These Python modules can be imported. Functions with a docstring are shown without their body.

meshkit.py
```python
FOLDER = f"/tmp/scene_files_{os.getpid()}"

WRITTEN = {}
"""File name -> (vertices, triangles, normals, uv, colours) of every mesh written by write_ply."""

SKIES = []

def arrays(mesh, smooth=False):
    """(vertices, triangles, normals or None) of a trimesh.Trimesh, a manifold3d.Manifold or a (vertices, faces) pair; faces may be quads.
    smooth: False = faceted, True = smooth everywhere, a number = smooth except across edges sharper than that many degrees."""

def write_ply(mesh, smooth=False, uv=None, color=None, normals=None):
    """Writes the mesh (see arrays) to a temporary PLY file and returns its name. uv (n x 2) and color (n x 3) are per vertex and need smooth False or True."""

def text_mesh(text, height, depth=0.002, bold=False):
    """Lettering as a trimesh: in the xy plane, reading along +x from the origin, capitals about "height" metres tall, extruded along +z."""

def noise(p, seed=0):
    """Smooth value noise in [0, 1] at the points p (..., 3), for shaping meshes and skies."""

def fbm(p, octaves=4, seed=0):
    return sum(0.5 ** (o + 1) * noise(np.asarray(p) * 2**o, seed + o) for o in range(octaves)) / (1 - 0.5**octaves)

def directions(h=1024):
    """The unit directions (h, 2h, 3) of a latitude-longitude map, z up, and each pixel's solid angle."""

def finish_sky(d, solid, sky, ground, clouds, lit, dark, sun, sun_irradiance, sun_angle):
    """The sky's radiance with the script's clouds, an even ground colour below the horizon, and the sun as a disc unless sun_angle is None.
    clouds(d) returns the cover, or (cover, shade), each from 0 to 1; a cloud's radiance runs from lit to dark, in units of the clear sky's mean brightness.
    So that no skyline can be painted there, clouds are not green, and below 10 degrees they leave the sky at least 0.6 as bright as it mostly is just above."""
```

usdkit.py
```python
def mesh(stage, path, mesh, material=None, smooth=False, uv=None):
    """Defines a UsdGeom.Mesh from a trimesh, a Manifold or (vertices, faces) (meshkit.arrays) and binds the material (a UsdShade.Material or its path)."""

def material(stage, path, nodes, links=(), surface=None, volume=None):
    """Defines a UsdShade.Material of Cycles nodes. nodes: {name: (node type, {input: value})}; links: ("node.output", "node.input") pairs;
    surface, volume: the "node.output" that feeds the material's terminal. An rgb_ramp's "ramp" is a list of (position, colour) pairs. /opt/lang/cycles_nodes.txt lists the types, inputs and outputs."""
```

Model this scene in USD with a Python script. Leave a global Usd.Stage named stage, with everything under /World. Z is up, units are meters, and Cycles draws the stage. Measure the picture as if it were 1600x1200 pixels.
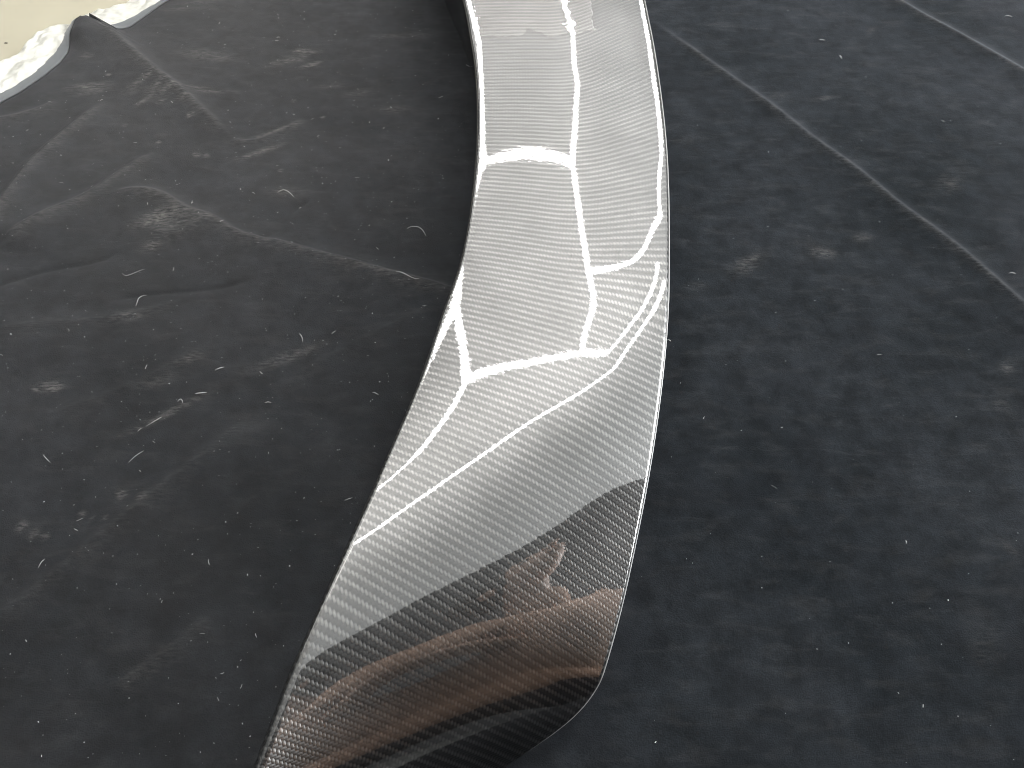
import math, random
import numpy as np, trimesh, manifold3d as m3, usdkit, meshkit
from scipy.interpolate import RectBivariateSpline, CubicSpline
from scipy.spatial import cKDTree
from pxr import Usd, UsdGeom, UsdLux, UsdShade, Gf, Sdf, Vt

stage = Usd.Stage.CreateInMemory()
UsdGeom.SetStageUpAxis(stage, 'Z'); UsdGeom.SetStageMetersPerUnit(stage, 1.0)
UsdGeom.Xform.Define(stage, '/World')
rng = np.random.default_rng(7); random.seed(7)

# ------------------------------------------------------------------ camera, lamps, exposure
EYE, PITCH = np.array([0.0, 0.0, 0.62]), math.radians(55)
FW = np.array([0, math.cos(PITCH), -math.sin(PITCH)]); RT = np.array([1.0, 0, 0]); UP = np.cross(RT, FW)
cam = UsdGeom.Camera.Define(stage, '/World/camera')
M = np.eye(4); M[:3, 0], M[:3, 1], M[:3, 2], M[:3, 3] = RT, UP, -FW, EYE
cam.AddTransformOp().Set(Gf.Matrix4d(*M.T.ravel().tolist()))
cam.CreateHorizontalApertureAttr(36.0); cam.CreateFocalLengthAttr(36.0 * 1209 / 1600)
cam.CreateClippingRangeAttr((0.02, 100.0)); cam.CreateExposureAttr(0.0)
TUBE_STRENGTH, TUBE_R, LAMP_Z = 52.0, 0.0178, 1.95      # lit tubes of the hexagon light; added fill lamps follow below
HEX_AT, CEIL, SIDE_FILL = (0.06, 2.35), 2.47, 68.0

# the rest of the unlit workshop gives back a little even light
room = UsdLux.DomeLight.Define(stage, '/World/room_light'); room.CreateColorAttr(Gf.Vec3f(0.93, 0.97, 1.0)); room.CreateIntensityAttr(0.07)

# ------------------------------------------------------------------ helpers
used = {}
def numbered(path):
    if path not in used:
        used[path] = 0; return path
    used[path] += 1
    return f'{path}_{used[path]:03d}'
def tag(prim, label=None, cat=None, group=None, kind=None):
    p = prim.GetPrim() if hasattr(prim, 'GetPrim') else prim
    for k, v in (('label', label), ('category', cat), ('group', group), ('kind', kind)):
        if v: p.SetCustomDataByKey(k, v)
    return prim
def obj(name, mesh, mat, parent=None, smooth=False):
    path = numbered((str(parent.GetPath()) if parent else '/World') + '/' + name)
    return usdkit.mesh(stage, path, mesh, LOOK[mat], smooth=smooth)
def thing(name, loc=(0, 0, 0), **kw):
    x = UsdGeom.Xform.Define(stage, numbered('/World/' + name)); x.AddTranslateOp().Set(Gf.Vec3d(*map(float, loc)))
    tag(x, **kw); return x
def grid_faces(n, m):
    i, j = np.meshgrid(np.arange(n - 1), np.arange(m - 1), indexing='ij'); a = (i * m + j).ravel()
    return np.vstack([np.c_[a, a + m, a + m + 1], np.c_[a, a + m + 1, a + 1]])
def primvar(mesh, name, arr, kind):
    pv = UsdGeom.PrimvarsAPI(mesh.GetPrim()).CreatePrimvar(name, kind, 'vertex')
    a = np.asarray(arr, np.float32)
    pv.Set(Vt.FloatArray.FromNumpy(a) if a.ndim == 1 else Vt.Vec2fArray.FromNumpy(a) if a.shape[1] == 2 else Vt.Vec3fArray.FromNumpy(a))
def tube_along(pts, rad, sides=5):
    p = np.asarray(pts, float); t = np.gradient(p, axis=0); t /= np.linalg.norm(t, axis=1)[:, None] + 1e-12
    a = np.cross(t, [0, 0, 1.0]); l = np.linalg.norm(a, axis=1)[:, None]; a = np.where(l > 1e-6, a / np.maximum(l, 1e-9), [1, 0, 0]); b = np.cross(a, t)
    ang = np.arange(sides) * 2 * np.pi / sides; r = np.broadcast_to(rad, len(p))[:, None, None]
    v = (p[:, None] + r * (np.cos(ang)[None, :, None] * a[:, None] + np.sin(ang)[None, :, None] * b[:, None])).reshape(-1, 3)
    n = len(p); f = []
    for i in range(n - 1):
        for k in range(sides):
            q = [i * sides + k, i * sides + (k + 1) % sides, (i + 1) * sides + (k + 1) % sides, (i + 1) * sides + k]
            f += [[q[0], q[2], q[1]], [q[0], q[3], q[2]]]
    c0, c1 = len(v), len(v) + 1; v = np.vstack([v, p[:1], p[-1:]])
    for k in range(sides):
        f += [[c0, k, (k + 1) % sides], [c1, (n - 1) * sides + (k + 1) % sides, (n - 1) * sides + k]]
    return v, np.array(f)
def rbox(size, r=0.003):
    s = np.array(size) / 2 - r
    h = m3.Manifold.hull_points(np.array([[x, y, z] for x in (-s[0], s[0]) for y in (-s[1], s[1]) for z in (-s[2], s[2])]).repeat(1, 0))
    b = [m3.Manifold.sphere(r, 16).translate((x, y, z)) for x in (-s[0], s[0]) for y in (-s[1], s[1]) for z in (-s[2], s[2])]
    return m3.Manifold.batch_hull(b)

# ------------------------------------------------------------------ materials
LOOK = {}
def look(name, nodes, links=(), surface='p.BSDF'):
    LOOK[name] = usdkit.material(stage, '/World/Looks/' + name, nodes, links, surface)
def plain(name, color, rough=0.6, var=0.12, scale=60, **kw):
    c = np.array(color)
    look(name, {'g': ('geometry', {}), 'n': ('noise_texture', {'scale': scale, 'detail': 4}), 'r': ('rgb_ramp', {'ramp': [(0.3, tuple(c * (1 - var))), (0.7, tuple(np.minimum(c * (1 + var), 1)))]}),
                'p': ('principled_bsdf', {'roughness': rough, **kw})}, [('g.position', 'n.vector'), ('n.fac', 'r.fac'), ('r.color', 'p.base_color')])

def carbon(name, gain=1.0):
    N, L = {}, []
    def math_(n, kind, a=None, b=None, c=None, **k):
        N[n] = ('math', {'math_type': kind, **{f'value{i+1}': v for i, v in enumerate((a, b, c)) if isinstance(v, (int, float))}, **k})
        for i, v in enumerate((a, b, c)):
            if isinstance(v, str): L.append((v, f'{n}.value{i+1}'))
        return n + '.value'
    N['uv'] = ('attribute', {'attribute': 'weave'}); N['s'] = ('separate_xyz', {}); L.append(('uv.vector', 's.vector'))
    N['g'] = ('geometry', {})
    # slow wander of the fabric so that rows are not ruler-straight
    N['wn'] = ('noise_texture', {'scale': 14.0, 'detail': 2}); L.append(('g.position', 'wn.vector'))
    w = math_('w', 'multiply_add', 'wn.fac', 0.0022, -0.0011)
    u = 's.x'; v = math_('v', 'add', 's.y', w)
    k = 1 / (math.sqrt(2) * 0.00218)
    sm, df = math_('sm', 'add', u, v), math_('df', 'subtract', u, v)
    a, b = math_('a', 'multiply', sm, k), math_('b', 'multiply', df, k)
    fa, fb = math_('fa', 'floor', a), math_('fb', 'floor', b)
    d = math_('d', 'floored_modulo', math_('d0', 'subtract', fa, fb), 4.0)
    over = math_('over', 'less_than', d, 2.0)
    # position along the float of the tow on top, and across it
    pa = math_('pa', 'floored_modulo', math_('pa0', 'subtract', a, fb), 4.0)
    pb = math_('pb', 'subtract', math_('pb1', 'floored_modulo', math_('pb2', 'add', math_('pb0', 'subtract', fa, b), 1.0), 4.0), 2.0)
    N['mp'] = ('mix_float', {}); L += [(over, 'mp.fac'), (pb, 'mp.a'), (pa, 'mp.b')]
    along = math_('al', 'sine', math_('al0', 'multiply', 'mp.result', math.pi / 2))
    xa, xb = math_('xa', 'fraction', a), math_('xb', 'fraction', b)
    N['mx'] = ('mix_float', {}); L += [(over, 'mx.fac'), (xa, 'mx.a'), (xb, 'mx.b')]
    across = math_('ac', 'sine', math_('ac0', 'multiply', 'mx.result', math.pi))
    h = math_('h', 'multiply', along, math_('acp', 'power', across, 0.6))
    # fine filaments along each tow
    N['fl'] = ('combine_xyz', {}); L += [(math_('f1', 'multiply', 'mx.result', 9.0), 'fl.x'), (math_('f2', 'multiply', 'mp.result', 0.5), 'fl.y'), (math_('f3', 'multiply', d, 7.0), 'fl.z')]
    N['fn'] = ('noise_texture', {'scale': 1.3, 'detail': 2}); L.append(('fl.vector', 'fn.vector'))
    N['warp'] = ('rgb_ramp', {'ramp': [(0.0, (0.030, 0.030, 0.031)), (0.35, tuple(gain * x for x in (0.24, 0.237, 0.228))), (1.0, tuple(gain * x for x in (0.36, 0.355, 0.345)))]})
    N['weft'] = ('rgb_ramp', {'ramp': [(0.0, (0.026, 0.026, 0.027)), (0.35, tuple(gain * x for x in (0.088, 0.087, 0.084))), (1.0, tuple(gain * x for x in (0.142, 0.14, 0.136)))]})  # weft darker than warp: their uneven light is put into the colour
    L += [(h, 'warp.fac'), (h, 'weft.fac')]
    N['col'] = ('mix_color', {}); L += [(over, 'col.fac'), ('weft.color', 'col.a'), ('warp.color', 'col.b')]
    N['fv'] = ('map_range', {'from_min': 0.3, 'from_max': 0.7, 'to_min': 0.75, 'to_max': 1.2}); L.append(('fn.fac', 'fv.value'))
    # cloudy unevenness of the lay-up, seen through the lacquer
    N['big'] = ('noise_texture', {'scale': 23.0, 'detail': 3}); L.append(('g.position', 'big.vector'))
    N['bv'] = ('map_range', {'from_min': 0.3, 'from_max': 0.7, 'to_min': 0.8, 'to_max': 1.15}); L.append(('big.fac', 'bv.value'))
    fm = math_('fm', 'multiply', 'fv.result', 'bv.result')
    N['cm'] = ('vector_math', {'math_type': 'scale'}); L += [('col.result', 'cm.vector1'), (fm, 'cm.scale')]
    N['t1'] = ('attribute', {'attribute': 'tow_a'}); N['t2'] = ('attribute', {'attribute': 'tow_b'})
    N['tm'] = ('mix_vector', {}); L += [(over, 'tm.fac'), ('t1.vector', 'tm.a'), ('t2.vector', 'tm.b')]
    N['bp'] = ('bump', {'strength': 0.5, 'distance': 0.0002}); L.append((h, 'bp.height'))
    # orange peel of the lacquer
    N['op'] = ('noise_texture', {'scale': 260.0, 'detail': 2}); L.append(('g.position', 'op.vector'))
    N['ob'] = ('bump', {'strength': 0.045, 'distance': 0.00025}); L.append(('op.fac', 'ob.height'))
    N['p'] = ('principled_bsdf', {'metallic': 1.0, 'roughness': 0.33, 'anisotropic': 0.45, 'coat_weight': 1.0, 'coat_roughness': 0.004, 'coat_ior': 1.66})
    L += [('cm.vector', 'p.base_color'), ('tm.result', 'p.tangent'), ('bp.normal', 'p.normal'), ('ob.normal', 'p.coat_normal')]
    look(name, N, L)
carbon('carbon_twill', .225)

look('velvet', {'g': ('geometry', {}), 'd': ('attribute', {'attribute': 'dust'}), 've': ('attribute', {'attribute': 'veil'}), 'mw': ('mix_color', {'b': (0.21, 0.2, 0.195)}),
     'n': ('noise_texture', {'scale': 900, 'detail': 2}), 'n2': ('noise_texture', {'scale': 5, 'detail': 4, 'roughness': 0.6}),
     'm': ('mapping', {'scale': (26, 90, 26), 'rotation': (0, 0, 0.5)}), 'ds': ('mapping', {'scale': (120, 520, 120), 'rotation': (0, 0, 0.15)}), 'dn': ('noise_texture', {'scale': 1.0, 'detail': 5, 'roughness': 0.7}), 'dr': ('map_range', {'from_min': 0.42, 'from_max': 0.68, 'to_min': 0.05, 'to_max': 1.25}), 'dm': ('math', {'math_type': 'multiply'}), 'n4': ('noise_texture', {'scale': 38, 'detail': 5, 'roughness': 0.7}), 'r4': ('rgb_ramp', {'ramp': [(0.33, (0.68, 0.68, 0.68)), (0.67, (1.34, 1.34, 1.34))]}), 'mv': ('mix_color', {'blend_type': 'multiply', 'fac': 1.0}), 'n3': ('noise_texture', {'scale': 1.0, 'detail': 5, 'roughness': 0.65, 'distortion': 0.6}),
     'r': ('rgb_ramp', {'ramp': [(0.25, (0.0052, 0.0062, 0.0074)), (0.75, (0.0100, 0.0116, 0.0136))]}),
     'r2': ('rgb_ramp', {'ramp': [(0.3, (0.62, 0.66, 0.68)), (0.7, (1.4, 1.35, 1.34))]}),
     'r3': ('rgb_ramp', {'ramp': [(0.50, (0, 0, 0)), (0.8, (0.0075, 0.0072, 0.007))]}),
     'mu': ('mix_color', {'blend_type': 'multiply', 'fac': 1.0}), 'ad': ('mix_color', {'blend_type': 'add', 'fac': 1.0}),
     'mx': ('mix_color', {'b': (0.21, 0.2, 0.19)}),
     'b': ('bump', {'strength': 0.5, 'distance': 0.0006}),
     'p': ('principled_bsdf', {'roughness': 0.95, 'specular_ior_level': 0.03, 'sheen_weight': 0.055, 'sheen_roughness': 0.35, 'sheen_tint': (0.9, 0.92, 1.0)})},
     [('g.position', 'n.vector'), ('g.position', 'n2.vector'), ('g.position', 'm.vector'), ('m.vector', 'n3.vector'), ('n.fac', 'r.fac'), ('n2.fac', 'r2.fac'), ('n3.fac', 'r3.fac'),
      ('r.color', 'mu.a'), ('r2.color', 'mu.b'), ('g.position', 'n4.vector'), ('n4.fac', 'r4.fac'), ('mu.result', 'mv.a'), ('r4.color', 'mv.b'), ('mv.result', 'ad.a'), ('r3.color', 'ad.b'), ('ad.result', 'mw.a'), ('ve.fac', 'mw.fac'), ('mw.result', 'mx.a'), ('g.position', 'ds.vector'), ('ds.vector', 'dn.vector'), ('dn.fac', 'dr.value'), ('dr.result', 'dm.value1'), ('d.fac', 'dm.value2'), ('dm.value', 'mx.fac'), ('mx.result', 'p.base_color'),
      ('n.fac', 'b.height'), ('b.normal', 'p.normal')])
plain('hem_fabric', (0.042, 0.047, 0.051), 0.85, 0.15, 900, sheen_weight=0.2)
plain('table_board', (0.235, 0.216, 0.158), 0.55, 0.05, 9)
plain('lit_edge_grey', (0.17, 0.17, 0.17), 0.35, 0.1, 300)
plain('white_film', (0.40, 0.395, 0.36), 0.3, 0.03, 30, transmission_weight=0.12)
plain('concrete', (0.22, 0.22, 0.21), 0.7, 0.2, 6)
plain('ceiling_paint', (0.82, 0.82, 0.81), 0.9, 0.02, 3)
plain('dust_grain', (0.42, 0.43, 0.43), 0.8, 0.5, 400)
plain('lint_thread', (0.50, 0.50, 0.49), 0.7, 0.2, 500)
plain('dark_chip', (0.05, 0.04, 0.03), 0.7, 0.2, 500)
plain('shirt_cloth', (0.56, 0.36, 0.26), 0.9, 0.2, 120)
plain('denim', (0.03, 0.035, 0.05), 0.9, 0.3, 150)
plain('skin', (0.66, 0.42, 0.31), 0.5, 0.12, 40, subsurface_weight=0.0)
plain('hair', (0.012, 0.010, 0.009), 0.5, 0.4, 300)
plain('eye_white', (0.7, 0.69, 0.66), 0.2, 0.03, 60)
plain('iris', (0.02, 0.012, 0.008), 0.15, 0.2, 300)
plain('phone_shell', (0.02, 0.021, 0.024), 0.25, 0.1, 60)
plain('lens_glass', (0.01, 0.01, 0.014), 0.05, 0.1, 60)
plain('aluminium', (0.55, 0.55, 0.56), 0.4, 0.05, 60, metallic=1.0)
plain('shoe_rubber', (0.03, 0.03, 0.03), 0.6, 0.2, 60)
look('lit_tube', {'e': ('emission', {'color': (1.0, 0.985, 0.96), 'strength': TUBE_STRENGTH})}, surface='e.emission')

# ------------------------------------------------------------------ table, cloth and what lies on it
def slab(name, x0, x1, y0, y1, z0, z1, mat, **kw):
    b = trimesh.creation.box([x1 - x0, y1 - y0, z1 - z0]); b.apply_translation([(x0 + x1) / 2, (y0 + y1) / 2, (z0 + z1) / 2])
    return tag(obj(name, b, mat), **kw)
slab('tabletop', -1.9, 1.5, -0.11, 2.9, -0.045, -0.006, 'table_board', kind='structure')
slab('floor', -4.5, 4.5, -3.5, 7.5, -0.80, -0.76, 'concrete', kind='structure')
slab('ceiling', -4.5, 6.0, 0.03, 6.5, 2.47, 2.52, 'ceiling_paint', kind='structure')

E1 = np.array([0.547, 0.837]); E1 /= np.linalg.norm(E1); E2 = np.array([E1[1], -E1[0]]); O = np.array([(-0.6695, 0.8785)])[0]
OUT = np.array([(-0.8335, 0.7116), (-0.7597, 0.8002), (-0.7104, 0.8556), (-0.6779, 0.9007), (-0.6608, 0.9234), (-0.6468, 0.957), (-0.6379, 0.9873), (-0.6341, 1.0186), (-0.6357, 1.0509), (-0.6345, 1.0726), (-0.6259, 1.0836), (-0.6128, 1.0776), (-0.5961, 1.0625), (-0.5809, 1.0642), (-0.5528, 1.0896), (-0.5373, 1.1191), (-0.5272, 1.1423), (-0.4763, 1.2506), (-0.4013, 1.4007)])
INN = np.array([(-0.8191, 0.6841), (-0.7481, 0.7744), (-0.6991, 0.8281), (-0.668, 0.8745), (-0.6467, 0.9035), (-0.6276, 0.9393), (-0.6184, 0.966), (-0.6149, 0.9904), (-0.6208, 1.025), (-0.6245, 1.0559), (-0.6209, 1.0709), (-0.6118, 1.0743), (-0.5923, 1.0592), (-0.5755, 1.046), (-0.5608, 1.0428), (-0.5471, 1.0526), (-0.5322, 1.0827), (-0.5169, 1.1138), (-0.5002, 1.1423), (-0.4518, 1.2308), (-0.3835, 1.3601)])
def qp(xy): d = np.asarray(xy) - O; return np.c_[d @ E1, d @ E2]
def as_fn(poly):
    a = qp(poly); o = np.argsort(a[:, 0]); a = a[o]
    keep = np.r_[True, np.diff(a[:, 0]) > 1e-4]; a = a[keep]
    def f(q):
        return np.interp(q, a[:, 0], a[:, 1], left=a[0, 1], right=a[-1, 1])
    return f
f_in, f_out = as_fn(INN), as_fn(OUT)

# folds of the cloth: (line on the cloth, height m, half widths m on its two sides, worn pile and painted highlight along the crest)
FOLDS = [
 ([(0.1963, 1.0844), (0.2201, 1.0477), (0.3006, 0.9248), (0.3438, 0.861), (0.3767, 0.804), (0.4147, 0.7483), (0.4477, 0.6874), (0.4733, 0.6492), (0.4969, 0.6109), (0.5217, 0.5615), (0.5372, 0.53), (0.5913, 0.4265)], .0045, .006, .022, .085),
 ([(0.5495, 1.1828), (0.5676, 1.1423), (0.5992, 1.0878), (0.6247, 1.0509), (0.6607, 0.9966), (0.6948, 0.9452), (0.7712, 0.8256)], .005, .007, .025, .10),
 ([(-0.6147, 1.0776), (-0.5648, 1.0346), (-0.5067, 0.972), (-0.4744, 0.9393), (-0.448, 0.9134), (-0.3859, 0.845), (-0.342, 0.799)], .012, .012, .028, .10),
 ([(-0.485, 0.6874), (-0.4414, 0.7049), (-0.4031, 0.6939), (-0.369, 0.6702), (-0.3448, 0.6607), (-0.3063, 0.6339), (-0.2644, 0.6208), (-0.2192, 0.6051), (-0.1823, 0.5925), (-0.1244, 0.5717), (-0.0752, 0.5551), (-0.0202, 0.5345)], .012, .008, .040, .11),
 ([(-0.5967, 0.6119), (-0.5916, 0.6734), (-0.5867, 0.7206), (-0.5789, 0.7636), (-0.5568, 0.8153), (-0.5335, 0.8854)], .010, .010, .030, .10),
 ([(-0.5683, 0.6119), (-0.5569, 0.639), (-0.5336, 0.6659), (-0.5013, 0.6917), (-0.4737, 0.7252), (-0.4308, 0.7805)], .009, .011, .034, .09),
 ([(-0.6717, 0.8411), (-0.6205, 0.8583), (-0.5914, 0.8826)], .004, .006, .012, .07),
 ([(-0.3527, 0.804), (-0.3197, 0.799), (-0.2977, 0.8103), (-0.2668, 0.845)], .004, .007, .012, .06),
 ([(-0.4351, 0.1809), (-0.3886, 0.2213), (-0.3542, 0.2632), (-0.3211, 0.3021), (-0.2763, 0.3537), (-0.2325, 0.4043)], .011, .02, .05, .045),
 ([(-0.3055, 0.1448), (-0.2798, 0.1676), (-0.2592, 0.1859), (-0.2407, 0.2054)], .0025, .004, .018, .05),
 ([(-0.4066, 0.6451), (-0.3679, 0.6349), (-0.3452, 0.6628)], .004, .012, .012, .06),
 ([(-0.5672, 0.5551), (-0.5372, 0.5661), (-0.5139, 0.5782), (-0.4563, 0.5944), (-0.4301, 0.6129)], -.0035, .005, .008, 0),
 ([(-0.4278, 0.5345), (-0.3968, 0.5443), (-0.3475, 0.5506), (-0.276, 0.5689)], -.0035, .005, .01, 0),
 ([(-0.2874, 0.6288), (-0.2712, 0.639), (-0.2602, 0.6596), (-0.232, 0.6917)], -.005, .008, .012, 0),
 ([(-0.5383, 0.4982), (-0.4755, 0.5067), (-0.3995, 0.5178), (-0.3385, 0.5416)], .003, .01, .014, .04),
 ([(-0.4598, 0.3898), (-0.4057, 0.4101), (-0.342, 0.4496), (-0.2992, 0.4857)], .0025, .012, .02, .02),
 ([(-0.229, 0.419), (-0.1794, 0.4654), (-0.1313, 0.4982), (-0.0807, 0.5327)], .003, .012, .025, .02),
 ([(-0.2721, 0.2614), (-0.2166, 0.3159), (-0.1657, 0.3619)], .0025, .012, .03, .01),
 ([(0.1602, 0.4654), (0.2313, 0.4686), (0.2789, 0.4816)], .0015, .012, .02, .015),
]
# scuffs of dust rubbed into the pile: (place, half length, half width m, turn, strength)
SCUFFS = []
for pts, l, w, a, s in [
 ([(-0.5555, 0.9021), (-0.5547, 0.9134), (-0.5735, 0.9134)], .02, .006, .3, .16), ([(-0.4894, 0.9306), (-0.4694, 0.9134), (-0.5, 0.9162), (-0.4555, 0.8993)], .016, .006, .9, .16), ([(-0.426, 0.9105), (-0.3986, 0.9021)], .026, .004, 0, .15), ([(-0.4316, 0.9904), (-0.4067, 0.9781)], .028, .009, .0, .12),
 ([(-0.285, 0.9919), (-0.2946, 0.9966)], .014, .004, .1, .26), ([(-0.276, 0.9615), (-0.2705, 0.966)], .012, .004, .5, .2), ([(-0.2959, 0.9766), (-0.3167, 0.969)], .02, .008, .4, .12), ([(-0.5872, 0.9842)], .006, .008, 1.2, .2), ([(-0.4561, 0.8785), (-0.4772, 0.8854), (-0.4833, 0.8772)], .008, .004, .9, .2),
 ([(-0.1536, 0.865)], .018, .007, 0, .13), ([(-0.2658, 0.706)], .018, .007, 0, .16), ([(-0.4808, 1.1016), (-0.466, 1.1191)], .03, .006, .1, .1),
 ([(-0.3062, 0.8128), (-0.288, 0.8243), (-0.3045, 0.7817), (-0.315, 0.7744)], .022, .004, .5, .16), ([(-0.3916, 0.6575), (-0.3781, 0.6472), (-0.4057, 0.6555), (-0.404, 0.6628)], .022, .009, .4, .15), ([(-0.3961, 0.6188), (-0.3986, 0.6149)], .012, .007, .2, .12), ([(-0.4526, 0.4303), (-0.4432, 0.4265)], .010, .006, .2, .12),
 ([(-0.3954, 0.5153)], .014, .006, .1, .14), ([(-0.3195, 0.4614), (-0.3431, 0.4341)], .016, .006, .4, .1), ([(-0.2357, 0.4575), (-0.2179, 0.4654)], .03, .006, .5, .09), ([(-0.3358, 0.3898), (-0.3151, 0.4043)], .03, .004, .6, .12),
 ([(-0.4961, 0.9021), (-0.4699, 0.8993), (-0.4278, 0.8826)], .014, .005, .4, .09), ([(-0.239, 0.9134), (-0.2032, 0.8993)], .02, .006, .1, .08), ([(-0.1366, 1.0346), (-0.1819, 1.0314)], .03, .006, .1, .06),
 ([(0.3368, 0.609), (0.3469, 0.607)], .010, .007, .3, .17), ([(0.3503, 0.8937), (0.4081, 0.8882)], .016, .004, .3, .14), ([(0.2524, 0.5925), (0.2641, 0.5992), (0.2543, 0.583)], .018, .006, .5, .13), ([(0.1951, 0.5578)], .012, .006, .2, .12), ([(0.3921, 0.6308)], .009, .006, 0, .16),
 ([(0.5234, 0.7252), (0.5143, 0.7206)], .014, .012, .8, .08), ([(0.5136, 1.0477)], .012, .004, .8, .12), ([(0.4883, 0.4512)], .008, .005, 1.0, .2), ([(0.4673, 0.4072)], .007, .006, 0, .12), ([(0.6383, 1.093), (0.6976, 1.1016)], .03, .004, 0, .06), ([(0.2914, 1.0642), (0.3134, 1.0576)], .02, .003, 0, .1), ([(0.2081, 0.8015)], .03, .003, .05, .08),
 ([(0.3702, 0.1834), (0.3726, 0.1759)], .018, .012, 1.1, .03), ([(0.4217, 0.2614)], .012, .004, -.8, .09), ([(0.0082, -0.018)], .01, .01, 0, .0)]:
    SCUFFS += [(p, l, w, a, s) for p in pts]
SPOTS = [(p, r, .2) for p, r in zip([(-0.4214, 0.2802), (-0.421, 0.2838), (-0.4088, 0.2743), (-0.3981, 0.2719), (-0.3727, 0.2923), (-0.3622, 0.2892), (-0.3506, 0.2874), (-0.3424, 0.3096), (-0.3458, 0.3133), (-0.3232, 0.3077), (-0.4591, 0.4258), (-0.4419, 0.4265)], (.0045, .004, .0048, .0036, .003, .002, .0026, .0046, .003, .004, .004, .006))]
SPOTS += [(p, r, .3) for p, r in zip([(-0.5437, 0.9393), (-0.3856, 0.7732), (-0.3735, 0.772), (-0.4095, 0.8477), (-0.4121, 0.845), (-0.2852, 0.8826), (-0.4898, 0.8294), (-0.2782, 0.7436), (-0.2426, 0.8477), (-0.4389, 0.7965)], (.0035, .0045, .0035, .004, .003, .003, .0025, .0025, .0025, .003))]

def polydist(P, line):
    """distance to a polyline, signed side, and place along it 0..1"""
    line = np.asarray(line); best = np.full(len(P), 1e9); side = np.zeros(len(P)); s = np.zeros(len(P))
    L = np.r_[0, np.cumsum(np.linalg.norm(np.diff(line, axis=0), axis=1))]
    for i in range(len(line) - 1):
        a, d = line[i], line[i + 1] - line[i]; n2 = d @ d
        t = np.clip(((P - a) @ d) / n2, 0, 1); r = P - a - t[:, None] * d; dd = np.hypot(r[:, 0], r[:, 1])
        k = dd < best; best[k] = dd[k]; side[k] = (d[0] * r[:, 1] - d[1] * r[:, 0])[k]; s[k] = ((L[i] + t * (L[i + 1] - L[i])) / L[-1])[k]
    return best, side, s
def smooth_line(line, k=60):
    line = np.asarray(line); L = np.r_[0, np.cumsum(np.linalg.norm(np.diff(line, axis=0), axis=1))]
    return CubicSpline(L, line)(np.linspace(0, L[-1], k)) if len(line) > 2 else line
def near(P, line, m):
    line = np.asarray(line); return ((P > line.min(0) - m) & (P < line.max(0) + m)).all(1)
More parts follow.
